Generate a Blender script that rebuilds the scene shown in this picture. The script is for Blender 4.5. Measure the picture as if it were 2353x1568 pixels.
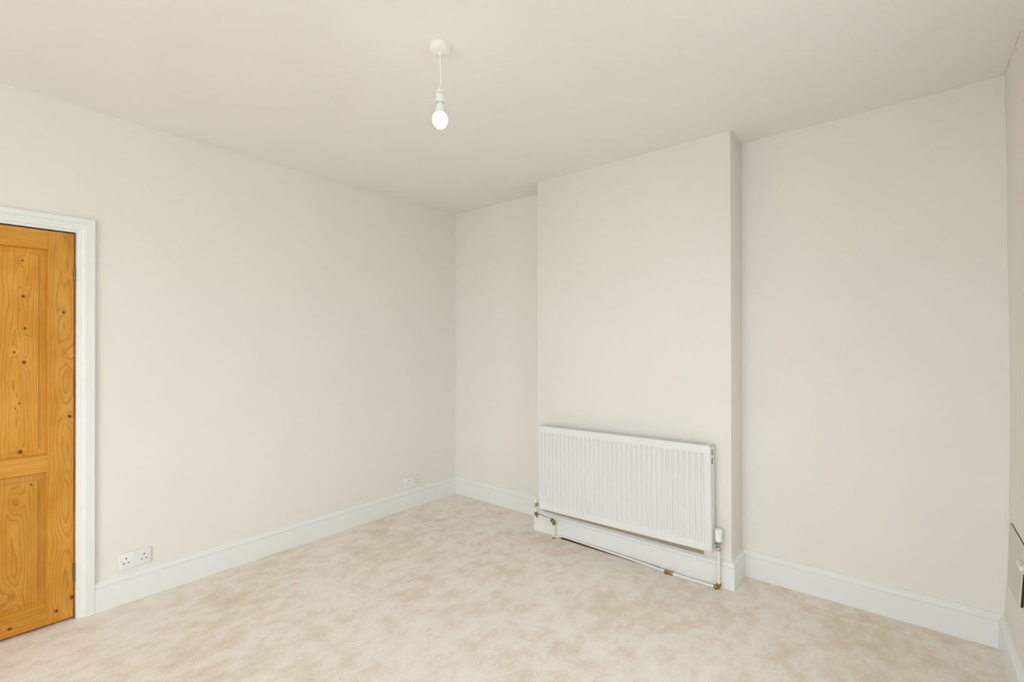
import bpy, bmesh, math, random
import numpy as np
from mathutils import Vector, Matrix

for o in list(bpy.data.objects):
    bpy.data.objects.remove(o)
scene = bpy.context.scene
COL = scene.collection

# ------------------------------------------------------------------ room measures (metres)
W = 3.680            # left wall x=0 .. right wall x=W
H = 2.66             # ceiling height
D = 5.30             # back wall y=0 .. front wall y=-D (behind the camera)
B1, B2, BD = 1.142, 2.537, 0.2307   # chimney breast x-range and depth
DY = -2.714          # hinge edge of the door (on the left wall)
AY = -2.632          # outer edge of the architrave
ARCH_TOP = 2.079
DOOR_TOP = 1.996
DOOR_W = 0.762

# ------------------------------------------------------------------ camera
F_PX = 1100.165
yaw, pitch, roll = 0.690945, 0.003832, 0.001273
Fv = Vector((-math.sin(yaw), math.cos(yaw), 0)); Rv = Vector((math.cos(yaw), math.sin(yaw), 0)); Zv = Vector((0, 0, 1))
F2 = Fv * math.cos(pitch) + Zv * math.sin(pitch)
U2 = -Fv * math.sin(pitch) + Zv * math.cos(pitch)
R3 = Rv * math.cos(roll) - U2 * math.sin(roll)
U3 = Rv * math.sin(roll) + U2 * math.cos(roll)
cam_d = bpy.data.cameras.new('camera')
cam = bpy.data.objects.new('camera', cam_d); COL.objects.link(cam)
cam_d.sensor_width = 36.0
cam_d.lens = F_PX / 2353.0 * 36.0
cam_d.clip_start = 0.02
m = Matrix.Identity(4)
for i in range(3):
    m[i][0] = R3[i]; m[i][1] = U3[i]; m[i][2] = -F2[i]
m.translation = Vector((3.32733, -3.17936, 1.42564))
cam.matrix_world = m
scene.camera = cam

# ------------------------------------------------------------------ world (overcast daylight), exposure
WORLD_STRENGTH = 10.1
BULB_STRENGTH = 14.0
world = bpy.data.worlds.new('overcast_sky'); scene.world = world
world.use_nodes = True
bg = world.node_tree.nodes['Background']
bg.inputs[1].default_value = WORLD_STRENGTH
wnt = world.node_tree
wtc = wnt.nodes.new('ShaderNodeTexCoord'); wsp = wnt.nodes.new('ShaderNodeSeparateXYZ'); wrp = wnt.nodes.new('ShaderNodeValToRGB')
wmr = wnt.nodes.new('ShaderNodeMapRange'); wmr.inputs['From Min'].default_value = -1.0; wmr.inputs['From Max'].default_value = 1.0
wnt.links.new(wtc.outputs['Generated'], wsp.inputs[0]); wnt.links.new(wsp.outputs['Z'], wmr.inputs['Value']); wnt.links.new(wmr.outputs[0], wrp.inputs['Fac'])
wel = wrp.color_ramp.elements                       # pale ground below the horizon, overcast sky above, brighter overhead
wel[0].position = 0.0; wel[0].color = (0.40, 0.41, 0.40, 1)
wel[1].position = 1.0; wel[1].color = (1.08, 1.18, 1.28, 1)
for wp, wc in ((0.48, (0.46, 0.48, 0.48, 1)), (0.53, (0.80, 0.875, 0.945, 1))):
    we = wel.new(wp); we.color = wc
wnt.links.new(wrp.outputs['Color'], bg.inputs[0])
vs = scene.view_settings
vs.view_transform = 'Standard'; vs.look = 'None'; vs.gamma = 1.0; vs.use_curve_mapping = False
vs.exposure = 0.0
scene.cycles.max_bounces = 8
scene.cycles.diffuse_bounces = 6
scene.cycles.glossy_bounces = 2
scene.cycles.sample_clamp_indirect = 6.0

# added window opening in the front wall (behind the camera), sized for the light
WX0, WX1, WZ0, WZ1 = 1.30, 3.42, 0.60, 2.40
RY0, RY1 = -2.15, -1.50          # second added window, unseen in the right wall, placed to even out the light
for (wd, lc, rz) in ((WX1 - WX0, ((WX0 + WX1) / 2, -D - 0.16, (WZ0 + WZ1) / 2), 0.0), (RY1 - RY0, (W + 0.17, (RY0 + RY1) / 2, (WZ0 + WZ1) / 2), math.radians(90))):
    pl = bpy.data.lights.new('window_daylight_portal', 'AREA')
    pl.shape = 'RECTANGLE'; pl.size = wd; pl.size_y = WZ1 - WZ0
    pl.cycles.is_portal = True
    po = bpy.data.objects.new('window_daylight_portal', pl); COL.objects.link(po)
    po.location = lc
    po.rotation_euler = (math.radians(90), 0, rz)     # shines into the room
# ------------------------------------------------------------------ node helpers
def new_mat(name):
    mt = bpy.data.materials.new(name); mt.use_nodes = True
    nt = mt.node_tree
    return mt, nt, nt.nodes['Principled BSDF']

def srgb(r, g, b):
    f = lambda c: (c / 255 / 12.92) if c / 255 <= 0.04045 else ((c / 255 + 0.055) / 1.055) ** 2.4
    return (f(r), f(g), f(b), 1.0)

class NB:
    """tiny expression builder over Math nodes"""
    def __init__(s, nt): s.nt = nt
    def math(s, op, a, b=None, c=None, clamp=False):
        n = s.nt.nodes.new('ShaderNodeMath'); n.operation = op; n.use_clamp = clamp
        for i, v in enumerate((a, b, c)):
            if v is None: continue
            if isinstance(v, (int, float)): n.inputs[i].default_value = v
            else: s.nt.links.new(v, n.inputs[i])
        return n.outputs[0]
    def add(s, a, b): return s.math('ADD', a, b)
    def sub(s, a, b): return s.math('SUBTRACT', a, b)
    def mul(s, a, b): return s.math('MULTIPLY', a, b)
    def noise(s, vec, scale, detail=2.0, rough=0.5, dist=0.0):
        n = s.nt.nodes.new('ShaderNodeTexNoise')
        n.inputs['Scale'].default_value = scale; n.inputs['Detail'].default_value = detail
        n.inputs['Roughness'].default_value = rough; n.inputs['Distortion'].default_value = dist
        s.nt.links.new(vec, n.inputs['Vector'])
        return n.outputs['Fac']
    def ramp(s, fac, stops):
        n = s.nt.nodes.new('ShaderNodeValToRGB')
        el = n.color_ramp.elements
        while len(el) < len(stops): el.new(0.5)
        for e, (p, c) in zip(el, stops): e.position = p; e.color = c
        s.nt.links.new(fac, n.inputs['Fac'])
        return n.outputs['Color']
    def mix(s, fac, a, b, mode='MIX'):
        n = s.nt.nodes.new('ShaderNodeMix'); n.data_type = 'RGBA'; n.blend_type = mode
        for sock, v in ((n.inputs[0], fac), (n.inputs[6], a), (n.inputs[7], b)):
            if isinstance(v, (int, float)): sock.default_value = v
            elif isinstance(v, tuple): sock.default_value = v
            else: s.nt.links.new(v, sock)
        return n.outputs[2]
    def objco(s):
        n = s.nt.nodes.new('ShaderNodeTexCoord'); return n.outputs['Object']
    def bump(s, bsdf, h, strength, dist):
        n = s.nt.nodes.new('ShaderNodeBump'); n.inputs['Strength'].default_value = strength
        n.inputs['Distance'].default_value = dist
        s.nt.links.new(h, n.inputs['Height']); s.nt.links.new(n.outputs[0], bsdf.inputs['Normal'])
    def mapping(s, vec, scale):
        n = s.nt.nodes.new('ShaderNodeMapping'); n.inputs['Scale'].default_value = scale
        s.nt.links.new(vec, n.inputs['Vector']); return n.outputs[0]

def paint(name, col, rough=0.6, bump=0.0, bscale=60, spec=0.3, var=0.0):
    mt, nt, b = new_mat(name); nb = NB(nt)
    b.inputs['Roughness'].default_value = rough
    b.inputs['Specular IOR Level'].default_value = spec
    co = nb.objco()
    v = nb.noise(co, 3.0, 1.0)
    c2 = tuple(c * (1 - var) for c in col[:3]) + (1,)
    nt.links.new(nb.ramp(v, [(0.3, col), (0.7, c2)]), b.inputs['Base Color'])
    if bump:
        nb.bump(b, nb.noise(co, bscale, 4.0), bump, 0.002)
    return mt

def matt(name, col, var=0.012):
    mt = bpy.data.materials.new(name); mt.use_nodes = True
    nt = mt.node_tree; nb = NB(nt); nt.nodes.remove(nt.nodes['Principled BSDF'])
    df = nt.nodes.new('ShaderNodeBsdfDiffuse'); nt.links.new(df.outputs[0], nt.nodes['Material Output'].inputs['Surface'])
    c2 = tuple(c * (1 - var) for c in col[:3]) + (1,)
    nt.links.new(nb.ramp(nb.noise(nb.objco(), 3.0, 0.0), [(0.3, col), (0.7, c2)]), df.inputs['Color'])
    return mt

def metal(name, col, rough=0.3):
    mt, nt, b = new_mat(name); nb = NB(nt)
    b.inputs['Metallic'].default_value = 1.0
    v = nb.noise(nb.objco(), 120, 3.0)
    dark = tuple(c * 0.55 for c in col[:3]) + (1,)
    nt.links.new(nb.ramp(v, [(0.35, dark), (0.65, col)]), b.inputs['Base Color'])
    b.inputs['Roughness'].default_value = rough
    return mt

M = {}
M['wall'] = matt('cream_wall_paint', (0.88, 0.85, 0.805, 1))
M['ceiling'] = matt('ceiling_paint', (0.91, 0.89, 0.857, 1))
M['gloss'] = paint('white_gloss_paint', (0.885, 0.90, 0.885, 1), 0.35, 0.0, 25, 0.5, 0.01)
M['rad'] = paint('radiator_enamel', (0.83, 0.835, 0.82, 1), 0.32, 0.0, 25, 0.5, 0.0)
M['plastic'] = paint('white_plastic', (0.875, 0.875, 0.865, 1), 0.35, 0.0, 25, 0.5, 0.0)
M['plastic_warm'] = paint('warm_white_plastic', (0.93, 0.93, 0.885, 1), 0.4, 0.0, 25, 0.5, 0.0)
M['pipe'] = paint('painted_pipe', (0.89, 0.88, 0.835, 1), 0.4, 0.0, 25, 0.5, 0.03)
M['hatch'] = paint('hatch_paint', (0.74, 0.715, 0.65, 1), 0.6, 0.05, 25, 0.3, 0.03)
M['dark'] = paint('dark_slot', (0.02, 0.018, 0.016, 1), 0.8)
M['void'] = paint('dark_brown_gap', (0.05, 0.03, 0.02, 1), 0.9)
M['grey'] = paint('grey_screw', (0.35, 0.34, 0.32, 1), 0.4, 0, 25, 0.5)
M['brass'] = metal('tarnished_brass', (0.46, 0.30, 0.10, 1), 0.30)
M['chrome'] = metal('worn_chrome', (0.72, 0.70, 0.66, 1), 0.28)
M['steel'] = metal('old_steel', (0.30, 0.24, 0.17, 1), 0.45)
M['timber'] = paint('bare_brown_timber', (0.20, 0.10, 0.045, 1), 0.8, 0.1, 80, 0.2, 0.4)
M['tan_matt'] = paint('plain_tan', (0.52, 0.42, 0.285, 1), 0.85, 0.0, 60, 0.2, 0.15)
M['redlining'] = paint('chipped_frame_edge', (0.45, 0.25, 0.17, 1), 0.7, 0.1, 80, 0.2, 0.5)

def glass_mat():
    mt, nt, b = new_mat('window_glass')
    tr = nt.nodes.new('ShaderNodeBsdfTransparent'); gl = nt.nodes.new('ShaderNodeBsdfGlossy')
    gl.inputs['Roughness'].default_value = 0.02
    mx = nt.nodes.new('ShaderNodeMixShader'); mx.inputs[0].default_value = 0.06
    nt.links.new(tr.outputs[0], mx.inputs[1]); nt.links.new(gl.outputs[0], mx.inputs[2])
    nt.links.new(mx.outputs[0], nt.nodes['Material Output'].inputs['Surface'])
    return mt
M['glass'] = glass_mat()

def bulb_mat():
    mt, nt, b = new_mat('lit_bulb_globe')
    b.inputs['Base Color'].default_value = (0.9, 0.9, 0.88, 1)
    b.inputs['Emission Color'].default_value = (1.0, 0.93, 0.82, 1)
    b.inputs['Emission Strength'].default_value = BULB_STRENGTH
    return mt
M['bulb'] = bulb_mat()

def carpet_mat():
    mt, nt, b = new_mat('beige_carpet'); nb = NB(nt)
    co = nb.objco()
    st = nb.mapping(co, (1.0, 1.0, 1.0))
    big = nb.noise(st, 1.5, 2.0, 0.5, 0.0)
    med = nb.noise(nb.mapping(co, (1.25, 0.85, 1)), 8.5, 7.0, 0.68, 0.15)
    fine = nb.noise(co, 190, 1.0, 0.7)
    spk = nb.noise(co, 520, 0.0, 0.5)
    v = nb.add(nb.mul(big, 0.35), nb.mul(med, 0.75))
    c = nb.ramp(v, [(0.36, (0.755, 0.645, 0.51, 1)), (0.49, (0.835, 0.745, 0.635, 1)), (0.58, (0.90, 0.84, 0.755, 1)), (0.70, (0.925, 0.885, 0.82, 1))])
    sp = nb.ramp(nb.add(nb.mul(fine, 0.6), nb.mul(spk, 0.4)), [(0.28, (0.84, 0.81, 0.77, 1)), (0.5, (1, 1, 1, 1)), (0.72, (1.07, 1.07, 1.06, 1))])
    nt.nodes.remove(b)
    b = nt.nodes.new('ShaderNodeBsdfDiffuse'); nt.links.new(b.outputs[0], nt.nodes['Material Output'].inputs['Surface'])
    nt.links.new(nb.mix(1.0, c, sp, 'MULTIPLY'), b.inputs['Color'])
    nb.bump(b, nb.add(nb.mul(fine, 0.7), nb.mul(spk, 0.5)), 0.35, 0.005)
    return mt
M['carpet'] = carpet_mat()

def pine(name, axis, u0, a, slope, freq, knots, seed, tone=1.0, con=0.95):
    """flat-sawn pine: rings r = |(u-u0, a + slope*v + wobble)|, swelling around knots. Door-local metres."""
    mt, nt, b = new_mat(name); nb = NB(nt)
    co = nb.objco()
    sep = nt.nodes.new('ShaderNodeSeparateXYZ'); nt.links.new(co, sep.inputs[0])
    y, z = sep.outputs[1], sep.outputs[2]
    u, v = (y, z) if axis == 'z' else (z, y)
    off = nt.nodes.new('ShaderNodeVectorMath'); off.operation = 'ADD'; off.inputs[1].default_value = (seed * 1.7, seed * 0.9, seed * 2.3)
    nt.links.new(co, off.inputs[0]); cs = off.outputs[0]
    stretch = (1, 7, 0.9) if axis == 'z' else (1, 0.9, 7)
    wob = nb.sub(nb.noise(nb.mapping(cs, stretch), 1.6, 3.0, 0.5), 0.5)
    fib = nb.noise(nb.mapping(cs, (1, 300, 6) if axis == 'z' else (1, 6, 300)), 1.0, 2.0)
    du = nb.sub(u, u0)
    dep = nb.add(nb.add(nb.mul(v, slope), a), nb.mul(wob, 0.085))
    r = nb.math('SQRT', nb.add(nb.mul(du, du), nb.mul(dep, dep)))
    kmask = None
    for (ky, kz, kr, dark, swell) in knots:
        ku, kv = (ky, kz) if axis == 'z' else (kz, ky)
        x1 = nb.mul(nb.sub(u, ku), 1.0 / kr); x2 = nb.mul(nb.sub(v, kv), 1.0 / (kr * 1.15))
        q = nb.add(nb.mul(x1, x1), nb.mul(x2, x2))
        if dark > 0:
            k = nb.math('POWER', 2.718, nb.mul(nb.mul(q, q), -0.7))
            k = nb.mul(k, dark)
            kmask = k if kmask is None else nb.math('MAXIMUM', kmask, k)
        y1 = nb.mul(nb.sub(u, ku), 1.0 / (kr * 2.4)); y2 = nb.mul(nb.sub(v, kv), 1.0 / (kr * 5.5))
        g = nb.math('POWER', 2.718, nb.mul(nb.add(nb.mul(y1, y1), nb.mul(y2, y2)), -1.0))
        r = nb.add(r, nb.mul(g, swell))
    ph = nb.math('FRACT', nb.mul(r, freq))
    late = nb.add(nb.mul(nb.math('POWER', ph, 8.0), 0.8), nb.mul(nb.math('POWER', ph, 2.0), 0.2))
    late = nb.mul(late, nb.math('SUBTRACT', 1.0, nb.math('POWER', ph, 30.0)))
    blot = nb.noise(nb.mapping(cs, (1, 3, 1.2) if axis == 'z' else (1, 1.2, 3)), 4.0, 3.0)
    base = nb.ramp(blot, [(0.35, srgb(208 * tone, 143 * tone, 36 * tone)), (0.65, srgb(220 * tone, 161 * tone, 62 * tone))])
    c = nb.mix(nb.mul(late, con), base, srgb(160 * tone, 92 * tone, 24 * tone))
    c = nb.mix(nb.mul(nb.sub(1.0, fib), 0.16), c, srgb(180 * tone, 115 * tone, 50 * tone))
    if kmask is not None:
        c = nb.mix(kmask, c, srgb(70, 36, 14))
    nt.links.new(c, b.inputs['Base Color'])
    b.inputs['Roughness'].default_value = 0.42
    b.inputs['Specular IOR Level'].default_value = 0.35
    nb.bump(b, fib, 0.06, 0.001)
    return mt

# ------------------------------------------------------------------ mesh helpers
def mesh_obj(name, verts, faces, mat, parent=None, smooth=None):
    me = bpy.data.meshes.new(name)
    me.from_pydata([tuple(v) for v in verts], [], faces)
    return finish(name, me, mat, parent, smooth)

def finish(name, me, mat, parent=None, smooth=None):
    bm = bmesh.new(); bm.from_mesh(me)
    bmesh.ops.recalc_face_normals(bm, faces=bm.faces)
    bm.to_mesh(me); bm.free()
    if smooth is not None:
        me.shade_smooth()
        me.set_sharp_from_angle(angle=math.radians(smooth))
    me.materials.append(M[mat] if isinstance(mat, str) else mat)
    o = bpy.data.objects.new(name, me); COL.objects.link(o)
    if parent is not None: o.parent = parent
    return o

class Bld:
    """collects primitives into one mesh"""
    def __init__(s): s.bm = bmesh.new()
    def box(s, x0, x1, y0, y1, z0, z1, bev=0.0, seg=1):
        b2 = bmesh.new()
        r = bmesh.ops.create_cube(b2, size=1.0)
        bmesh.ops.scale(b2, vec=(x1 - x0, y1 - y0, z1 - z0), verts=b2.verts)
        bmesh.ops.translate(b2, vec=((x0 + x1) / 2, (y0 + y1) / 2, (z0 + z1) / 2), verts=b2.verts)
        if bev: bmesh.ops.bevel(b2, geom=list(b2.edges), offset=bev, segments=seg, profile=0.5, affect='EDGES')
        s.join(b2); return s
    def join(s, b2, mat=None):
        me = bpy.data.meshes.new('tmp'); b2.to_mesh(me); b2.free()
        if mat is not None: me.transform(mat)
        s.bm.from_mesh(me); bpy.data.meshes.remove(me)
    def lathe(s, prof, origin=(0, 0, 0), axis='z', n=32):
        """prof: list of (radius, height) ; axis direction"""
        b2 = bmesh.new(); rings = []
        for (r, h) in prof:
            if r < 1e-6: rings.append([b2.verts.new((0, 0, h))])
            else: rings.append([b2.verts.new((r * math.cos(2 * math.pi * k / n), r * math.sin(2 * math.pi * k / n), h)) for k in range(n)])
        for a, b in zip(rings[:-1], rings[1:]):
            for k in range(n):
                k2 = (k + 1) % n
                if len(a) == 1 and len(b) == 1: continue
                if len(a) == 1: b2.faces.new((a[0], b[k], b[k2]))
                elif len(b) == 1: b2.faces.new((a[k], a[k2], b[0]))
                else: b2.faces.new((a[k], a[k2], b[k2], b[k]))
        for rg in (rings[0], rings[-1]):
            if len(rg) > 2: b2.faces.new(rg)
        mt = Matrix.Translation(origin)
        if axis == 'x': mt = mt @ Matrix.Rotation(math.radians(90), 4, 'Y')
        elif axis == 'y': mt = mt @ Matrix.Rotation(math.radians(-90), 4, 'X')
        elif isinstance(axis, Vector): mt = mt @ axis.to_track_quat('Z', 'Y').to_matrix().to_4x4()
        s.join(b2, mt); return s
    def tube(s, pts, r, n=14):
        pts = [Vector(p) for p in pts]; b2 = bmesh.new(); rings = []
        up = Vector((0.123, 0.456, 0.88)).normalized()
        for i, p in enumerate(pts):
            t = (pts[min(i + 1, len(pts) - 1)] - pts[max(i - 1, 0)]).normalized()
            a = t.cross(up).normalized(); b = t.cross(a).normalized()
            rings.append([b2.verts.new(p + (a * math.cos(2 * math.pi * k / n) + b * math.sin(2 * math.pi * k / n)) * r) for k in range(n)])
        for A, B in zip(rings[:-1], rings[1:]):
            for k in range(n): b2.faces.new((A[k], A[(k + 1) % n], B[(k + 1) % n], B[k]))
        b2.faces.new(rings[0]); b2.faces.new(rings[-1])
        s.join(b2); return s
    def make(s, name, mat, parent=None, smooth=None):
        me = bpy.data.meshes.new(name); s.bm.to_mesh(me); s.bm.free()
        return finish(name, me, mat, parent, smooth)

def empty(name, loc):
    o = bpy.data.objects.new(name, None); COL.objects.link(o); o.location = loc
    o.empty_display_size = 0.1
    return o

def tag(o, label, cat, group=None):
    o['label'] = label; o['category'] = cat
    if group: o['group'] = group
    return o

def struct(o, label, cat):
    o['kind'] = 'structure'; o['label'] = label; o['category'] = cat
    return o

def local(o, loc):
    """mesh was modelled in world coordinates; make it local to its parent's origin"""
    o.data.transform(Matrix.Translation(-Vector(loc)))
    return o

def smooth_curve(pts, sub=8):
    P = [Vector(p) for p in pts]; out = []
    Q = [P[0] * 2 - P[1]] + P + [P[-1] * 2 - P[-2]]
    for i in range(1, len(Q) - 2):
        for k in range(sub):
            t = k / sub; p0, p1, p2, p3 = Q[i - 1], Q[i], Q[i + 1], Q[i + 2]
            out.append(0.5 * ((2 * p1) + (-p0 + p2) * t + (2 * p0 - 5 * p1 + 4 * p2 - p3) * t * t + (-p0 + 3 * p1 - 3 * p2 + p3) * t ** 3))
    out.append(P[-1]); return out

# ------------------------------------------------------------------ structure: floor (carpet) with a soft uneven pile
def value_noise(X, Y, cell, seed):
    rng = np.random.default_rng(seed); g = rng.random((400, 400))
    xi, yi = X / cell, Y / cell
    x0 = np.floor(xi).astype(int); y0 = np.floor(yi).astype(int); fx = xi - x0; fy = yi - y0
    fx = fx * fx * (3 - 2 * fx); fy = fy * fy * (3 - 2 * fy)
    g00 = g[x0 % 400, y0 % 400]; g10 = g[(x0 + 1) % 400, y0 % 400]; g01 = g[x0 % 400, (y0 + 1) % 400]; g11 = g[(x0 + 1) % 400, (y0 + 1) % 400]
    return (g00 * (1 - fx) + g10 * fx) * (1 - fy) + (g01 * (1 - fx) + g11 * fx) * fy - 0.5

def build_floor():
    nx, ny = 320, 385
    xs = np.linspace(-0.15, W + 0.1, nx); ys = np.linspace(-D - 0.05, 0.05, ny)
    X, Y = np.meshgrid(xs, ys, indexing='ij')
    Z = 0.0016 * value_noise(X, Y, 0.09, 1) + 0.0018 * value_noise(X, Y, 0.03, 2) + 0.0015 * value_noise(X, Y, 0.013, 3)
    V = np.stack([X, Y, Z], -1).reshape(-1, 3)
    idx = np.arange(nx * ny).reshape(nx, ny)
    Fq = np.stack([idx[:-1, :-1], idx[1:, :-1], idx[1:, 1:], idx[:-1, 1:]], -1).reshape(-1, 4)
    me = bpy.data.meshes.new('floor')
    me.vertices.add(len(V)); me.vertices.foreach_set('co', V.ravel())
    me.loops.add(Fq.size); me.loops.foreach_set('vertex_index', Fq.ravel())
    me.polygons.add(len(Fq)); me.polygons.foreach_set('loop_start', np.arange(0, Fq.size, 4)); me.polygons.foreach_set('loop_total', np.full(len(Fq), 4))
    me.update(); me.validate(); me.shade_smooth()
    me.materials.append(M['carpet'])
    o = bpy.data.objects.new('floor', me); COL.objects.link(o)
    return struct(o, 'mottled beige cut pile carpet covering the floor', 'floor')
build_floor()

# ceiling: slightly uneven old plaster (measured along the wall tops)
CP = [(0, -2.98, 2.668), (0, -2.165, 2.650), (0, -1.64, 2.646), (0, 0, 2.651), (B1, -BD, 2.653), (B2, -BD, 2.659), (B2, 0, 2.6515),
      (2.98, 0, 2.657), (3.355, 0, 2.662), (3.68, 0, 2.6705), (W, -2, 2.668), (1.83, -1.84, 2.66), (1, -D, 2.662), (W, -D, 2.664), (0, -D, 2.662)]
def ceil_z(x, y):
    sw = sz = 0
    for (px, py, pz) in CP:
        w = 1.0 / ((x - px) ** 2 + (y - py) ** 2 + 0.004) ** 1.3
        sw += w; sz += w * pz
    return sz / sw
nx, ny = 48, 56
vv = []; ff = []
for i in range(nx):
    for j in range(ny):
        x = -0.1 + (W + 0.25) * i / (nx - 1); y = -D - 0.1 + (D + 0.2) * j / (ny - 1)
        vv.append((x, y, ceil_z(x, y)))
for i in range(nx - 1):
    for j in range(ny - 1):
        a = i * ny + j; ff.append((a, a + ny, a + ny + 1, a + 1))
n0 = len(vv)
vv += [(-0.1, -D - 0.1, 2.8), (W + 0.15, -D - 0.1, 2.8), (W + 0.15, 0.1, 2.8), (-0.1, 0.1, 2.8)]
ff.append((n0, n0 + 1, n0 + 2, n0 + 3))
me = bpy.data.meshes.new('ceiling'); me.from_pydata(vv, [], ff); me.shade_smooth(); me.materials.append(M['ceiling'])
ce = bpy.data.objects.new('ceiling', me); COL.objects.link(ce)
struct(ce, 'plain off-white plastered ceiling', 'ceiling')

# walls
WT = 2.72
JO = DY + 0.004 + 0.03      # wall opening edge (behind the architrave)
JF = DY - DOOR_W - 0.034
b = Bld(); b.box(-0.12, 0, JO, 0.1, 0, WT); b.box(-0.12, 0, JF, JO, DOOR_TOP + 0.034, WT); b.box(-0.12, 0, -D - 0.1, JF, 0, WT)
struct(b.make('wall_left', 'wall'), 'plain cream painted wall with the pine door', 'wall')
b = Bld(); b.box(0, W + 0.15, 0, 0.1, 0, WT)
struct(b.make('wall_back', 'wall'), 'plain cream painted back wall either side of the chimney breast', 'wall')
b = Bld(); b.box(B1, B2, -BD, 0.0, 0, WT, 0.004, 2)
struct(b.make('wall_chimney_breast', 'wall', smooth=40), 'projecting cream painted chimney breast behind the radiator', 'wall')
# right wall, slightly bowed old plaster
PROF = [(0, 3.6635), (0.155, 3.6675), (0.328, 3.6767), (0.592, 3.6847), (0.996, 3.6897), (1.258, 3.6907), (1.5, 3.6887), (1.803, 3.6856), (2.208, 3.6836), (2.67, 3.6782), (2.75, 3.677)]
def wall_right_x(z):
    for (z0, x0), (z1, x1) in zip(PROF[:-1], PROF[1:]):
        if z <= z1: return x0 + (x1 - x0) * (z - z0) / (z1 - z0)
    return PROF[-1][1]
cur = smooth_curve([(x, 0, z) for z, x in PROF], 4)
def right_strip(y0, y1, z0, z1):
    pts = [p for p in [(x, z) for x, z in [(q.x, q.z) for q in cur]] if z0 < p[1] < z1]
    rg = [(wall_right_x(z0), z0)] + pts + [(wall_right_x(z1), z1), (W + 0.16, z1), (W + 0.16, z0)]
    k = len(rg)
    v_ = [(x, y0, z) for x, z in rg] + [(x, y1, z) for x, z in rg]
    f_ = [(i, (i + 1) % k, k + (i + 1) % k, k + i) for i in range(k)] + [tuple(range(k)), tuple(range(k, 2 * k))]
    return v_, f_
vv, ff = [], []
for (ya, yb, za, zc) in ((RY1, 0.06, 0, 2.72), (-D - 0.1, RY0, 0, 2.72), (RY0, RY1, 0, WZ0), (RY0, RY1, WZ1, 2.72)):
    v_, f_ = right_strip(ya, yb, za, zc); n0 = len(vv)
    vv += v_; ff += [tuple(n0 + q for q in f) for f in f_]
struct(mesh_obj('wall_right', vv, ff, 'wall', smooth=30), 'plain cream painted wall with the small white hatch', 'wall')
# front wall behind the camera, with the added window opening
b = Bld()
b.box(-0.1, WX0, -D - 0.25, -D, 0, WT); b.box(WX1, W + 0.1, -D - 0.25, -D, 0, WT)
b.box(WX0, WX1, -D - 0.25, -D, 0, WZ0); b.box(WX0, WX1, -D - 0.25, -D, WZ1, WT)
struct(b.make('wall_front', 'wall'), 'cream painted wall with the added window, opposite the chimney breast', 'wall')
b = Bld(); b.box(-0.22, -0.20, JF - 0.2, JO + 0.2, 0, WT); b.box(-0.21, -0.11, JF - 0.2, JF - 0.1, 0, WT); b.box(-0.21, -0.11, JO + 0.1, JO + 0.2, 0, WT)  # unseen blocker, added to keep sky light from leaking round the door
b.box(-0.21, -0.11, JF - 0.2, JO + 0.2, 2.2, 2.3)
struct(b.make('hall_light_blocker', 'void'), 'added dark light blocker behind the pine door', 'wall')

# added unseen windows to spread daylight (each two pairs of sashes); modelled with the room at +y, then placed
def make_window(name, label, width, loc, rotz):
    h = WZ1 - WZ0; hw = width / 2
    win = empty(name, loc); win.rotation_euler = (0, 0, rotz); struct(win, label, 'window')
    b = Bld(); y0, y1 = -0.12, -0.04
    b.box(-hw, -hw + 0.06, y0, y1, 0, h); b.box(hw - 0.06, hw, y0, y1, 0, h); b.box(-hw, hw, y0, y1, h - 0.06, h); b.box(-hw, hw, y0, y1, 0, 0.05)
    b.box(-0.035, 0.035, y0, y1, 0, h)
    b.make('window_frame', 'gloss', win)
    zm = h / 2
    for (xa, xb) in ((-hw + 0.06, -0.035), (0.035, hw - 0.06)):
        for (za, zb, yy) in ((0.05, zm + 0.02, -0.06), (zm - 0.02, h - 0.06, -0.095)):
            b = Bld()
            b.box(xa, xa + 0.04, yy - 0.015, yy + 0.015, za, zb); b.box(xb - 0.04, xb, yy - 0.015, yy + 0.015, za, zb)
            b.box(xa, xb, yy - 0.015, yy + 0.015, za, za + 0.045); b.box(xa, xb, yy - 0.015, yy + 0.015, zb - 0.04, zb)
            s = b.make('sash', 'gloss', win)
            b = Bld(); b.box(xa + 0.035, xb - 0.035, yy - 0.002, yy + 0.002, za + 0.04, zb - 0.035)
            b.make('pane', 'glass', s)
    b = Bld(); b.box(-hw - 0.05, hw + 0.05, -0.04, 0.05, -0.03, 0.0, 0.005)
    b.make('window_sill', 'gloss', win)
make_window('added_window_1', 'added unseen white sash window in the wall opposite the chimney breast', WX1 - WX0, ((WX0 + WX1) / 2, -D, WZ0), 0)
make_window('added_window_2', 'added unseen white sash window in the wall with the hatch', RY1 - RY0, (W + 0.005, (RY0 + RY1) / 2, WZ0), math.radians(90))

# ------------------------------------------------------------------ baseboards: moulded profile swept round the room with mitres
SK = [(0.0, 0.0), (0.020, 0.0), (0.020, 0.1225), (0.0150, 0.1240), (0.0150, 0.1275), (0.0195, 0.1300), (0.0205, 0.1350), (0.0195, 0.1410),
      (0.0165, 0.1445), (0.0125, 0.1465), (0.0100, 0.1495), (0.0085, 0.1530), (0.0040, 0.1555), (0.0, 0.1560)]
RB = 3.6675
path = [(0, AY), (0, 0), (B1, 0), (B1, -BD), (B2, -BD), (B2, 0), (RB, 0), (RB, -D), (0, -D), (0, DY - DOOR_W - (DY - AY) * -1 - 0.164)]
path[-1] = (0, DY - DOOR_W - 0.082)
def seg_dirs(P):
    return [(Vector(P[i + 1]) - Vector(P[i])).normalized() for i in range(len(P) - 1)]
dirs = seg_dirs(path)
nrm = [Vector((d_.y, -d_.x)) for d_ in dirs]     # right-hand side = into the room
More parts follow.
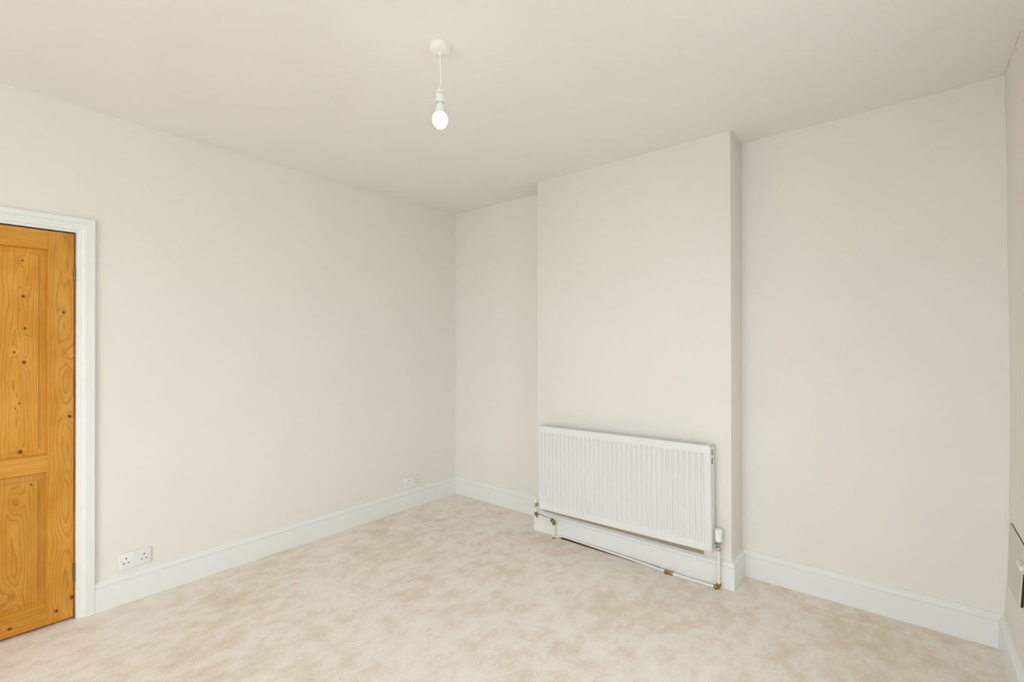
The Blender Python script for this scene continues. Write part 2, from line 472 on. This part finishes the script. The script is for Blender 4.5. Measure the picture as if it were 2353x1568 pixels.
def offs(i):
    if i == 0: return nrm[0]
    if i == len(path) - 1: return nrm[-1]
    a, c = nrm[i - 1], nrm[i]
    return (a + c) / (1 + a.dot(c))
def sweep(name, i0, i1, label):
    vv, ff = [], []
    k = len(SK)
    for i in range(i0, i1 + 1):
        o = offs(i); p = Vector(path[i])
        for (s, z) in SK: vv.append((p.x + o.x * s, p.y + o.y * s, z - 0.006 if z == 0 else z))
    for j in range(i1 - i0):
        for q in range(k):
            ff.append((j * k + q, j * k + (q + 1) % k, (j + 1) * k + (q + 1) % k, (j + 1) * k + q))
    ff.append(tuple(range(k))); ff.append(tuple((i1 - i0) * k + q for q in range(k)))
    return struct(mesh_obj(name, vv, ff, 'gloss', smooth=35), label, 'baseboard')
sweep('baseboard_left', 0, 1, 'white moulded skirting board below the two sockets')
sweep('baseboard_alcove_left', 1, 2, 'short white moulded skirting board between the corner and the chimney breast')
sweep('baseboard_chimney_breast', 2, 5, 'white moulded skirting board around the chimney breast under the radiator')
sweep('baseboard_alcove_right', 5, 6, 'white moulded skirting board between the chimney breast and the hatch wall')
sweep('baseboard_right', 6, 7, 'white moulded skirting board below the small hatch')
sweep('baseboard_front', 7, 8, 'white moulded skirting board under the added window')
sweep('baseboard_door_side', 8, 9, 'white moulded skirting board beyond the pine door')

# ------------------------------------------------------------------ door frame trim
AI = DY + 0.019                    # inner edge of architrave, hinge side
AIT = DOOR_TOP + 0.018             # inner edge above
AO = DY - DOOR_W - 0.019
AW = AY - AI
ARP = [(0.0, 0.0), (0.0, 0.007), (0.004, 0.0105), (0.010, 0.0105), (0.014, 0.0125), (0.020, 0.0165), (0.027, 0.0180), (0.0315, 0.0180), (0.0325, 0.0165),
       (0.0345, 0.0165), (0.0355, 0.0205), (AW - 0.003, 0.0205), (AW, 0.0175), (AW, 0.0)]
def arch():
    vv, ff = [], []; k = len(ARP)
    # stations: (point y,z inner ; outward mitre direction dy,dz)
    st = [((AI, -0.006), (1, 0)), ((AI, AIT), (1, 1)), ((AO, AIT), (-1, 1)), ((AO, -0.006), (-1, 0))]
    for (p, dvec) in st:
        for (w, h) in ARP: vv.append((h, p[0] + dvec[0] * w, p[1] + dvec[1] * w))
    for j in range(3):
        for q in range(k): ff.append((j * k + q, j * k + (q + 1) % k, (j + 1) * k + (q + 1) % k, (j + 1) * k + q))
    ff.append(tuple(range(k))); ff.append(tuple(3 * k + q for q in range(k)))
    return vv, ff
tr1 = empty('trim_1', (0, AY, 0)); struct(tr1, 'white moulded door frame around the pine door', 'door frame')
vv, ff = arch()
local(mesh_obj('architrave', vv, ff, 'gloss', tr1, smooth=35), tr1.location)
b = Bld()
g = 0.004
b.box(-0.12, 0.0, DY + g, DY + g + 0.03, 0, DOOR_TOP + 0.004); b.box(-0.12, 0.0, DY - DOOR_W - g - 0.03, DY - DOOR_W - g, 0, DOOR_TOP + 0.004)
b.box(-0.12, 0.0, DY - DOOR_W - g - 0.03, DY + g + 0.03, DOOR_TOP + 0.005, DOOR_TOP + 0.034)
local(b.make('frame_lining', 'gloss', tr1), tr1.location)
b = Bld()   # unpainted, chipped rebate edge that shows in the gap beside the door
b.box(-0.05, 0.0012, DY + 0.0015, DY + g + 0.003, 0.0, DOOR_TOP + 0.002)
local(b.make('rebate_edge', 'redlining', tr1), tr1.location)
b = Bld()
b.box(-0.085, -0.048, DY - 0.012, DY + g, 0, DOOR_TOP + 0.004); b.box(-0.085, -0.048, DY - DOOR_W - g, DY - DOOR_W + 0.012, 0, DOOR_TOP + 0.004)
b.box(-0.085, -0.048, DY - DOOR_W, DY, DOOR_TOP - 0.012, DOOR_TOP + 0.006)
local(b.make('door_stop', 'void', tr1), tr1.location)

# ------------------------------------------------------------------ pine door (closed, hinged beside the socket)
door = empty('door_1', (0, DY, 0)); struct(door, 'varnished knotty pine panelled door in white frame', 'door')
FX = -0.002; BX = -0.044            # front and back faces (x)
def L(y, z): return (y - DY, z)
kn_st = [L(-2.7543, 1.585) + (0.0062, 0.9, 0.012), L(-2.7303, 1.0504) + (0.0068, 1.0, 0.016), L(-2.7777, 0.069) + (0.0060, 1.0, 0.012), L(-2.7195, 0.115) + (0.0085, 0.85, 0.02),
         L(-2.741, 1.37) + (0.012, 0.0, 0.020), L(-2.755, 1.10) + (0.012, 0.0, 0.014), L(-2.755, 0.80) + (0.012, 0.0, 0.016), L(-2.760, 0.41) + (0.014, 0.0, 0.018)]
kn_pu = [L(-2.9016, 1.8326) + (0.0048, 0.85, 0.008), L(-2.8983, 1.6565) + (0.0058, 0.95, 0.010), L(-2.892, 1.5) + (0.0050, 0.95, 0.010), L(-2.9288, 1.383) + (0.0050, 0.8, 0.007),
         L(-2.8947, 1.3334) + (0.0068, 0.95, 0.016), L(-2.9107, 1.1331) + (0.0042, 0.9, 0.007), L(-2.9239, 1.1092) + (0.0036, 0.7, 0.005), L(-2.9073, 0.896) + (0.0085, 0.9, 0.012)]
kn_pl = [L(-2.923, 0.6506) + (0.011, 0.25, 0.034), L(-2.8695, 0.7287) + (0.0035, 0.95, 0.004), L(-2.9382, 0.2012) + (0.014, 0.28, 0.036)]
kn_br = [L(-2.9423, 0.0528) + (0.007, 0.9, 0.012)]
P_st = pine('pine_stile', 'z', -0.030, 0.012, 0.022, 95, kn_st, 1.3)
P_st2 = pine('pine_lock_stile', 'z', -0.72, 0.02, 0.02, 90, [], 4.1)
P_pu = pine('pine_upper_panel', 'z', -0.21, 0.02, 0.010, 105, kn_pu, 2.2, 1.03)
P_pl = pine('pine_lower_panel', 'z', -0.215, 0.015, 0.03, 90, kn_pl, 3.4, 0.97)
P_p2 = pine('pine_side_panel', 'z', -0.52, 0.02, 0.012, 100, [L(-3.21, 1.5) + (0.006, 0.9, 0.012), L(-3.25, 0.5) + (0.008, 0.9, 0.02)], 7.9)
P_rail = pine('pine_rail', 'y', 0.9, 0.05, 0.01, 26, [], 5.2, 1.0, 0.30)
P_br = pine('pine_bottom_rail', 'y', 0.06, 0.02, 0.03, 70, kn_br, 6.7, 0.96)
zb, zt = 0.014, DOOR_TOP - 0.003
SW = 0.0975; MW = 0.095
yR, yL = DY, DY - DOOR_W
z_lr0, z_lr1, z_br, z_tr = 0.781, 0.864, 0.112, 1.901
ymid = (yR + yL) / 2
def dpart(name, mat, *bx, bev=0.0012):
    b = Bld(); b.box(*bx, bev, 1)
    return local(b.make(name, mat, door, smooth=30), door.location)
dpart('stile', P_st, BX, FX, yR - SW, yR, zb, zt)
dpart('stile', P_st2, BX, FX, yL, yL + SW, zb, zt)
dpart('rail', P_rail, BX, FX - 0.0004, yL + SW, yR - SW, z_tr, zt)
dpart('rail', P_rail, BX, FX - 0.0004, yL + SW, yR - SW, z_lr0, z_lr1)
dpart('rail', P_br, BX, FX - 0.0004, yL + SW, yR - SW, zb, z_br)
dpart('muntin', P_st2, BX, FX - 0.0004, ymid - MW / 2, ymid + MW / 2, z_br, z_lr0)
dpart('muntin', P_st2, BX, FX - 0.0004, ymid - MW / 2, ymid + MW / 2, z_lr1, z_tr)
def frame_loop(rects):
    """quad strips between nested rectangles (x, ya, yb, za, zb)"""
    vv, ff = [], []
    for (x, ya, yb, za, zc) in rects:
        vv += [(x, ya, za), (x, yb, za), (x, yb, zc), (x, ya, zc)]
    for i in range(len(rects) - 1):
        for k in range(4):
            k2 = (k + 1) % 4; ff.append((i * 4 + k, i * 4 + k2, (i + 1) * 4 + k2, (i + 1) * 4 + k))
    return vv, ff
def ins(x, r, t): return (x, r[0] + t, r[1] - t, r[2] + t, r[3] - t)
for (za, zc, mt) in ((z_lr1, z_tr, P_pu), (z_br, z_lr0, P_pl)):
    for (ya, yb) in ((ymid + MW / 2, yR - SW), (yL + SW, ymid - MW / 2)):
        r = (ya, yb, za, zc)
        # raised and fielded panel
        vv, ff = frame_loop([ins(BX + 0.01, r, -0.004), ins(FX - 0.016, r, -0.004), ins(FX - 0.016, r, 0.006), ins(FX - 0.0115, r, 0.0315), ins(FX - 0.0115, r, 0.0325), ins(FX - 0.0075, r, 0.0338)])
        k = len(vv); ff.append((k - 4, k - 3, k - 2, k - 1)); ff.append((0, 1, 2, 3))
        pn = local(mesh_obj('panel', vv, ff, mt if yb > ymid else P_p2, door), door.location)
        # ovolo moulding between frame and panel
        vv, ff = frame_loop([ins(FX - 0.0165, r, -0.0015), ins(FX - 0.001, r, -0.0015), ins(FX - 0.0014, r, 0.0008), ins(FX - 0.005, r, 0.0024), ins(FX - 0.009, r, 0.0034), ins(FX - 0.0125, r, 0.0062), ins(FX - 0.0165, r, 0.0066)])
        mo = local(mesh_obj('moulding', vv, ff, P_rail, door, smooth=40), door.location)
        mo.data.materials.append(P_st2)
        for pf in mo.data.polygons:
            ed = [mo.data.vertices[q].co for q in pf.vertices]
            if max(c.z for c in ed) - min(c.z for c in ed) > 0.2: pf.material_index = 1
# drying crack in the upper panel
b = Bld(); b.tube([(FX - 0.0075, -2.893, 1.473), (FX - 0.0075, -2.886, 1.466), (FX - 0.0075, -2.879, 1.463), (FX - 0.0075, -2.873, 1.460), (FX - 0.0075, -2.874, 1.457)], 0.0009, 6)
local(b.make('crack', 'void', door), door.location)
for (za, zc) in ((1.742, 1.818), (0.195, 0.288)):
    b = Bld()
    nk = 5; h = (zc - za) / nk
    for i in range(nk):
        b.lathe([(0.0, za + i * h + 0.0004), (0.0042, za + i * h + 0.0004), (0.0042, za + (i + 1) * h - 0.0004), (0, za + (i + 1) * h - 0.0004)], (0.0025, DY + 0.001, 0), n=12)
    b.box(-0.03, 0.0006, DY - 0.0012, DY + 0.0012, za, zc)
    local(b.make('hinge', 'steel', door, smooth=40), door.location)

# ------------------------------------------------------------------ double sockets on the left wall
def make_socket(yc, zc, label):
    s = empty('double_socket', (0, yc, zc)); tag(s, label, 'socket')
    # wider in y (0.146) and z (0.086); +y is to the viewer's right on this wall
    b = Bld(); b.box(0.0, 0.0095, -0.073, 0.073, -0.043, 0.043, 0.0022, 2)
    b.make('face_plate', 'plastic', s, smooth=40)
    X = 0.0095
    for ly in (-0.0052 - 0.0, 0.0105):
        b = Bld(); b.box(X - 0.002, X + 0.0026, ly - 0.0066, ly + 0.0066, 0.012, 0.038, 0.001, 1)
        sw = b.make('rocker_switch', 'plastic', s, smooth=40)
    for cy in (-0.0390, 0.0410):
        b = Bld(); b.box(X - 0.003, X + 0.0003, cy - 0.0022, cy + 0.0022, 0.0085, 0.0175); b.make('earth_slot', 'dark', s)
        for q in (-0.0113, 0.0113):
            b = Bld(); b.box(X - 0.003, X + 0.0003, cy + q - 0.0034, cy + q + 0.0034, -0.0135, -0.0092); b.make('pin_slot', 'dark', s)
    for cy in (-0.0605, 0.0605):
        b = Bld(); b.lathe([(0, -0.002), (0.0028, -0.002), (0.0028, 0.0003), (0, 0.0006)], (X, cy, 0.0035), axis='x', n=12)
        b.make('screw', 'grey', s)
    return s
make_socket(-2.460, 0.227, 'white double wall socket near the pine door, above the skirting')
make_socket(-0.5275, 0.223, 'white double wall socket near the room corner, above the skirting')

# ------------------------------------------------------------------ radiator on the chimney breast
RX0, RX1 = 1.229, 2.454
RZ, RH = 0.2125, 0.606
YW = -BD                              # breast surface
YF = YW - 0.102                       # front face of the radiator
YB = YW - 0.030
TILT = math.radians(0.75)
rad = empty('radiator', ((RX0 + RX1) / 2, YW, RZ))
tag(rad, 'white ribbed panel radiator hung on the chimney breast', 'radiator')
rl = Vector(((RX0 + RX1) / 2, YW, RZ))
rad.rotation_euler = (0, -TILT, 0)
pitch_r = 0.0339; NG = 35; G0 = 1.2555
def groove(x):
    q = (x - G0) / pitch_r; i = round(q)
    if i < 0 or i > NG - 1: return 0.0
    dx = abs(x - (G0 + i * pitch_r))
    t = (0.0118 - dx) / 0.0072
    t = max(0.0, min(1.0, t)); return t * t * (3 - 2 * t)
def panel_mesh(name, yface, sign, parent):
    xs = set([RX0 + 0.001, RX1 - 0.001])
    for i in range(NG):
        for dx in (-0.0169, -0.0125, -0.0107, -0.0092, -0.0077, -0.006, 0, 0.006, 0.0077, 0.0092, 0.0107, 0.0125): xs.add(round(G0 + i * pitch_r + dx, 5))
    xs = sorted(x for x in xs if RX0 < x < RX1)
    zt_ = RH - 0.046; zb_ = 0.046
    zs = [(0.0, 0), (0.0025, 0), (zb_ - 0.008, 0), (zb_ - 0.004, 0.18), (zb_, 0.5), (zb_ + 0.005, 0.85), (zb_ + 0.012, 1), (RH / 2, 1), (zt_ - 0.004, 1), (zt_ - 0.0015, 0.85), (zt_, 0.5), (zt_ + 0.001, 0.18), (zt_ + 0.002, 0), (RH - 0.0035, 0), (RH, 0)]
    vv, ff = [], []
    for x in xs:
        g = groove(x)
        for j, (z, w) in enumerate(zs):
            dep = 0.0125 * g * w
            if j in (0, len(zs) - 1): dep = 0.003
            if abs(x - xs[0]) < 1e-6 or abs(x - xs[-1]) < 1e-6: dep = 0.003
            vv.append((x, yface + sign * dep, RZ + z))
    k = len(zs)
    for i in range(len(xs) - 1):
        for j in range(k - 1): ff.append((i * k + j, (i + 1) * k + j, (i + 1) * k + j + 1, i * k + j + 1))
    n0 = len(vv)
    for v in list(vv): vv.append((v[0], v[1] + sign * 0.006, v[2]))
    m0 = len(ff)
    for f in ff[:m0]: ff.append(tuple(n0 + q for q in reversed(f)))
    nX = len(xs)
    for i in range(nX - 1):
        for j in (0, k - 1): ff.append((i * k + j, (i + 1) * k + j, n0 + (i + 1) * k + j, n0 + i * k + j))
    for j in range(k - 1):
        for i in (0, nX - 1): ff.append((i * k + j, i * k + j + 1, n0 + i * k + j + 1, n0 + i * k + j))
    return local(mesh_obj(name, vv, ff, 'rad', parent, smooth=50), rl)
panel_mesh('front_panel', YF, 1, rad)
panel_mesh('back_panel', YB - 0.006, -1, rad)
# folded convector fins between the panels (their lower ends show as the dark slot underneath)
fv, fface = [], []
xx = RX0 + 0.03; k = 0
while xx < RX1 - 0.03:
    yy = YF + 0.014 if k % 2 == 0 else YB - 0.016
    for y_ in ((YF + 0.016, YB - 0.018) if k % 2 == 0 else (YB - 0.018, YF + 0.016)):
        fv += [(xx, y_, RZ + 0.05), (xx, y_, RZ + RH - 0.05)]
    xx += 0.0125; k += 1
for i in range(len(fv) // 2 - 1): fface.append((2 * i, 2 * i + 2, 2 * i + 3, 2 * i + 1))
local(mesh_obj('convector_fins', fv, fface, 'rad', rad), rl)
for sx, xe in ((-1, RX0), (1, RX1)):
    b = Bld()
    x0_, x1_ = (xe - 0.003, xe + 0.0005) if sx < 0 else (xe - 0.0005, xe + 0.003)
    y0_, y1_ = YF + 0.003, YB - 0.002
    # plate with two openings near the top
    zz = [0.0, RH - 0.105, RH - 0.072, RH - 0.055, RH - 0.022, RH + 0.003]
    ym0, ym1 = y0_ + 0.018, y1_ - 0.016
    b.box(x0_, x1_, y0_, ym0, RZ, RZ + RH + 0.003); b.box(x0_, x1_, ym1, y1_, RZ, RZ + RH + 0.003)
    for (za, zc) in ((zz[0], zz[1]), (zz[2], zz[3]), (zz[4], zz[5])): b.box(x0_, x1_, ym0, ym1, RZ + za, RZ + zc)
    local(b.make('side_panel', 'rad', rad), rl)
# top grille: frame rails with crosswise bars
b = Bld()
zt0, zt1 = RZ + RH, RZ + RH + 0.004
b.box(RX0 - 0.003, RX1 + 0.003, YF + 0.003, YF + 0.014, zt0 - 0.004, zt1, 0.001); b.box(RX0 - 0.003, RX1 + 0.003, YB - 0.014, YB - 0.002, zt0 - 0.004, zt1, 0.001)
for (xa, xb) in ((RX0 - 0.003, RX0 + 0.035), (RX1 - 0.035, RX1 + 0.003)): b.box(xa, xb, YF + 0.013, YB - 0.013, zt0 - 0.003, zt1)
gr = local(b.make('top_grille', 'rad', rad, smooth=40), rl)
b = Bld(); x = RX0 + 0.045
while x < RX1 - 0.04:
    b.box(x - 0.0025, x + 0.0025, YF + 0.012, YB - 0.012, zt0 - 0.001, zt1 + 0.0005); x += 0.0115
o = local(b.make('grille_bars', 'rad', gr), rl); o['kind'] = 'stuff'
for xa in (RX0 + 0.17, RX1 - 0.17):
    b = Bld(); b.box(xa - 0.02, xa + 0.02, YB - 0.01, YW - 0.0005, RZ + 0.06, RZ + RH - 0.05, 0.002)
    local(b.make('wall_bracket', 'rad', rad), rl)

PYO = YW - 0.056                      # plane of valves and pipes
TX, LX = 2.481, 1.166
# thermostatic valve (right)
tv = Bld()
tv.lathe([(0, 0.279), (0.0185, 0.279), (0.0197, 0.282), (0.0200, 0.300), (0.0200, 0.344), (0.0185, 0.348), (0, 0.349)], (TX, PYO, 0), n=28)
for k in range(10):
    a = 2 * math.pi * k / 10
    cx_, cy_ = TX + 0.0186 * math.cos(a), PYO + 0.0186 * math.sin(a)
    tv.lathe([(0, 0.318), (0.0028, 0.318), (0.0028, 0.343), (0, 0.3445)], (cx_, cy_, 0), n=8)
def vpart(bld, name, mat, parent):
    o = bld.make(name, mat, parent, smooth=45)
    inv = (Matrix.Translation(rl) @ Matrix.Rotation(-TILT, 4, 'Y')).inverted()
    o.data.transform(inv); return o
thv = vpart(tv, 'thermostatic_valve', 'plastic_warm', rad); thv['label'] = 'ivory thermostatic valve head'
b = Bld()
b.lathe([(0, 0.256), (0.011, 0.256), (0.0125, 0.262), (0.0125, 0.272), (0.015, 0.274), (0.015, 0.281), (0, 0.281)], (TX, PYO, 0), n=18)
b.lathe([(0, 0.236), (0.0085, 0.236), (0.0105, 0.243), (0.0105, 0.257), (0, 0.257)], (TX, PYO, 0), n=18)
b.lathe([(0, 0.224), (0.0118, 0.224), (0.0125, 0.227), (0.0125, 0.236), (0.011, 0.239), (0, 0.239)], (TX, PYO, 0), n=6)
b.lathe([(0, 0), (0.0075, 0), (0.0075, 0.010), (0.012, 0.0105), (0.012, 0.020), (0.008, 0.021), (0.008, 0.05), (0, 0.05)], (TX, PYO, 0.250), axis=Vector((-1, 0, 0)), n=14)
vpart(b, 'valve_body', 'chrome', thv)['label'] = 'chrome valve body and union nut'
# lockshield valve (left)
b = Bld(); b.lathe([(0, 0.222), (0.0085, 0.222), (0.0095, 0.226), (0.0085, 0.246), (0.006, 0.253), (0, 0.254)], (LX, PYO, 0), n=16)
lk = vpart(b, 'lockshield_valve', 'plastic_warm', rad); lk['label'] = 'small ivory lockshield cap'
b = Bld()
b.lathe([(0, 0.203), (0.0085, 0.203), (0.0085, 0.224), (0, 0.224)], (LX, PYO, 0), n=14)
b.lathe([(0, 0.192), (0.0125, 0.192), (0.0125, 0.204), (0, 0.204)], (LX, PYO, 0), n=6)
b.lathe([(0, 0), (0.007, 0), (0.007, 0.012), (0.0105, 0.0125), (0.0105, 0.022), (0.0075, 0.0225), (0.0075, 0.072), (0, 0.072)], (LX, PYO, 0.213), axis=Vector((1, 0, 0)), n=14)
vpart(b, 'valve_body', 'chrome', lk)['label'] = 'chrome valve body and union nut'

# ------------------------------------------------------------------ heating pipes
PR = 0.0078
def elbow(c, d1, d2, parent, name='brass_elbow', length=0.026):
    c, d1, d2 = Vector(c), Vector(d1).normalized(), Vector(d2).normalized()
    b = Bld()
    b.tube(smooth_curve([c + d1 * length * 0.8, c + d1 * 0.010, c + (d1 + d2) * 0.0030, c + d2 * 0.010, c + d2 * length * 0.8], 5), 0.0098, 14)
    for dd in (d1, d2):
        b.lathe([(0, 0.012), (0.0128, 0.012), (0.0135, 0.0145), (0.0135, 0.022), (0.0120, length), (0, length)], c, axis=dd, n=6)
    o = b.make(name, 'brass', parent, smooth=40); return local(o, parent.location)

# flow pipe: right valve -> floor -> along the skirting -> coupling -> thin pipe
hp = empty('heating_pipe', (TX, PYO, 0)); tag(hp, 'white pipe from thermostatic valve down and along the chimney breast skirting', 'pipe')
zf = 0.0085
b = Bld(); b.tube([(TX, PYO, 0.2229), (TX, PYO, zf + 0.012)], PR)
local(b.make('pipe', 'pipe', hp, smooth=50), hp.location)
elbow((TX, PYO, zf + 0.001), (0, 0, 1), (-1, 0, 0), hp)
MX = 2.187
b = Bld(); b.tube([(TX - 0.012, PYO, zf), (MX + 0.008, PYO - 0.002, zf)], PR)
local(b.make('pipe', 'pipe', hp, smooth=50), hp.location)
b = Bld()
cX = Vector((1, 0, 0))
b.lathe([(0, -0.026), (0.0105, -0.026), (0.0135, -0.023), (0.0135, -0.011), (0.0105, -0.009), (0.0105, 0.009), (0.0135, 0.011), (0.0135, 0.023), (0.011, 0.026), (0, 0.026)], (MX, PYO - 0.002, zf), axis=cX, n=6)
local(b.make('brass_coupling', 'brass', hp, smooth=40), hp.location)
b = Bld(); b.tube(smooth_curve([(MX - 0.015, PYO - 0.002, zf + 0.002), (1.95, YW - 0.046, 0.0125), (1.65, YW - 0.034, 0.0145), (1.42, YW - 0.0275, 0.016), (1.375, YW - 0.0275, 0.0165), (1.352, YW - 0.032, 0.011), (1.335, YW - 0.040, 0.0)], 8), 0.0068)
local(b.make('thin_pipe', 'pipe', hp, smooth=50), hp.location)

# return pipe: left valve -> elbow -> short run -> elbow -> floor
hr = empty('heating_pipe', (LX, PYO, 0)); tag(hr, 'stepped white pipe with two brass elbows below the small lockshield valve', 'pipe')
zE = 0.128; EX = 1.330
b = Bld(); b.tube([(LX, PYO, 0.196), (LX, PYO, zE + 0.012)], PR); local(b.make('pipe', 'pipe', hr, smooth=50), hr.location)
elbow((LX, PYO, zE), (0, 0, 1), (1, 0, -0.03), hr)
b = Bld(); b.tube([(LX + 0.012, PYO, zE), (EX - 0.012, PYO, zE - 0.006)], PR + 0.001); local(b.make('pipe', 'pipe', hr, smooth=50), hr.location)
elbow((EX, PYO, zE - 0.006), (-1, 0, 0.03), (0, 0, -1), hr)
b = Bld(); b.tube([(EX, PYO, zE - 0.018), (EX, PYO, -0.004)], PR - 0.001); local(b.make('pipe', 'pipe', hr, smooth=50), hr.location)
b = Bld(); b.lathe([(0, -0.004), (0.0125, -0.004), (0.0115, 0.003), (0, 0.003)], (EX, PYO, 0), n=14); local(b.make('floor_collar', 'timber', hr), hr.location)

# bare timber gripper strip showing where the carpet stops short of the thin pipe
b = Bld(); b.box(1.375, 2.12, YW - 0.040, YW - 0.019, -0.004, 0.0042, 0.001)
gs = b.make('gripper_strip', 'timber'); tag(gs, 'thin bare timber strip under the thin pipe at the carpet edge', 'strip')

# ------------------------------------------------------------------ hatch on the right wall
ht = empty('wall_hatch', (3.68, -0.245, 0.47)); tag(ht, 'small white access hatch with a turn catch set in the wall near the corner', 'hatch')
front = [Vector(v) for v in ((3.6785, -0.08, 0.612), (3.672, -0.08, 0.326), (3.6665, -0.41, 0.366), (3.6805, -0.41, 0.611))]
th = 0.0095
nrmv = (front[1] - front[0]).cross(front[3] - front[0]).normalized()
if nrmv.x < 0: nrmv = -nrmv
c0 = sum(front, Vector()) / 4
fr = [p + (c0 - p).normalized() * 0.0015 for p in front]
vv = fr + [p + nrmv * 0.0015 for p in front] + [p + nrmv * th for p in front]
ff = [(0, 1, 2, 3), (8, 9, 10, 11)]
for q in (0, 4):
    for k in range(4): ff.append((q + k, q + (k + 1) % 4, q + 4 + (k + 1) % 4, q + 4 + k))
hd = local(mesh_obj('hatch_door', vv, ff, 'hatch', ht), ht.location)
# dark strips painted in as the gap shadow along the top and free edge
b = Bld()
b.box(3.6825, 3.70, -0.411, -0.095, 0.606, 0.6130)
b2 = bmesh.new(); bmesh.ops.create_cube(b2, size=1.0)
for v_ in b2.verts:
    top = v_.co.z > 0; near = v_.co.y < 0; outx = v_.co.x < 0
    zz_ = 0.6105 if top else 0.367
    xx_ = (3.6845 if top else 3.6705) if outx else 3.70
    v_.co = (xx_, -0.4125 if near else -0.405, zz_)
b.join(b2)
local(b.make('gap_shadow', 'void', ht), ht.location)
# rounded turn catch over the free edge
b = Bld()
prof2 = [(-0.362 - 0.012 + 0.012 * math.cos(t_), 0.533 + 0.011 * math.sin(t_)) for t_ in [math.radians(a_) for a_ in range(-90, 91, 15)]] + [(-0.450, 0.5415), (-0.450, 0.5245)]
k = len(prof2)
vv = [(3.664, y_, z_) for y_, z_ in prof2] + [(3.6755, y_, z_) for y_, z_ in prof2]
ff = [tuple(range(k)), tuple(range(k, 2 * k))] + [(i, (i + 1) % k, k + (i + 1) % k, k + i) for i in range(k)]
local(mesh_obj('turn_catch', vv, ff, 'plastic', ht, smooth=40), ht.location)
b = Bld(); b.box(3.672, 3.70, -0.456, -0.418, 0.515, 0.551, 0.002)
local(b.make('catch_block', 'hatch', ht), ht.location)

# tan strip on the chimney breast behind the radiator, tapering to the right, and hairline cracks along the hatch wall's ceiling joint
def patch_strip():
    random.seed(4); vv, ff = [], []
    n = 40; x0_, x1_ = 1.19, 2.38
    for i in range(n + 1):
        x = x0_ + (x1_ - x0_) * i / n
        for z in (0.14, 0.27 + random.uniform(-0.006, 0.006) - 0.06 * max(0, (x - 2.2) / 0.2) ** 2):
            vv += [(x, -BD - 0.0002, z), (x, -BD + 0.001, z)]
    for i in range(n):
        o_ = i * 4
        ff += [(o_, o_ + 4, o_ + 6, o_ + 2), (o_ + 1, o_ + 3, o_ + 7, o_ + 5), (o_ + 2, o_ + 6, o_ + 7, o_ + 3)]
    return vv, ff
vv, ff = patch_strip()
mesh_obj('tan_patch', vv, ff, 'tan_matt', bpy.data.objects['wall_chimney_breast'])
for pts_ in ([(-0.02, 0), (-0.07, 0.0006), (-0.11, -0.0008), (-0.17, 0)], [(-0.30, 0), (-0.34, -0.0008), (-0.38, 0.0006), (-0.42, 0)]):
    b = Bld(); b.tube(smooth_curve([(3.6772, y_, ceil_z(3.6772, y_) - 0.0004 + dz_) for y_, dz_ in pts_], 5), 0.0006, 6)
    b.make('plaster_crack', 'tan_matt', bpy.data.objects['wall_right'])

# ------------------------------------------------------------------ ceiling pendant with bare lit bulb
PX, PY_ = 1.833, -1.839
PZ = ceil_z(PX, PY_)
pen = empty('pendant_light', (PX, PY_, PZ)); tag(pen, 'white ceiling rose with short flex and bare lit bulb', 'pendant light')
b = Bld(); b.lathe([(0, 0.004), (0.0435, 0.004), (0.0432, -0.024), (0.0422, -0.0268), (0.0400, -0.0280), (0.009, -0.0305), (0.0075, -0.037), (0.0055, -0.039), (0, -0.039)], n=40)
b.make('ceiling_rose', 'plastic_warm', pen, smooth=25)
b = Bld(); b.tube(smooth_curve([(0, 0, -0.034), (0.0008, 0.0006, -0.07), (0.0022, 0.0016, -0.12), (0.0026, 0.002, -0.15), (0.0, 0.0, -0.182)], 6), 0.0032, 12)
b.make('flex', 'plastic_warm', pen, smooth=60)
b = Bld()
b.lathe([(0, -0.172), (0.005, -0.172), (0.0085, -0.176), (0.0135, -0.185), (0.0165, -0.195), (0.0172, -0.2005), (0, -0.2005)], n=32)
hl = b.make('lamp_holder', 'plastic_warm', pen, smooth=35)
b = Bld(); b.lathe([(0, -0.200), (0.0155, -0.200), (0.0155, -0.2032), (0, -0.2032)], n=32); b.make('holder_gap', 'dark', hl, smooth=35)
b = Bld(); b.lathe([(0.0165, -0.2025), (0.0180, -0.2025), (0.0184, -0.236), (0.0165, -0.236), (0.0160, -0.206), (0.0165, -0.2025)], n=32); b.make('holder_skirt', 'plastic_warm', hl, smooth=35)
b = Bld(); b.lathe([(0, -0.203), (0.0108, -0.203), (0.0108, -0.240), (0, -0.240)], n=24); b.make('bulb_cap', 'chrome', pen, smooth=35)
b = Bld(); b.lathe([(0, -0.232), (0.0110, -0.232), (0.0135, -0.239), (0.0150, -0.247), (0.0160, -0.262), (0.0178, -0.2715), (0.0200, -0.2775), (0.0218, -0.2812), (0, -0.2812)], n=36)
b.make('bulb_body', 'plastic', pen, smooth=35)
prof = []
R = 0.0322; zc = -0.3050
for k in range(0, 19):
    a = math.radians(47.5) - math.radians(137.5) * k / 18
    prof.append((max(0.0, R * math.cos(a)) if k < 18 else 0.0, zc + R * math.sin(a) * (1.22 if a < 0 else 1.0)))
prof = [(0, prof[0][1])] + prof
b = Bld(); b.lathe(prof, n=36); gl = b.make('bulb_globe', 'bulb', pen, smooth=35); gl['label'] = 'glowing white bulb globe'
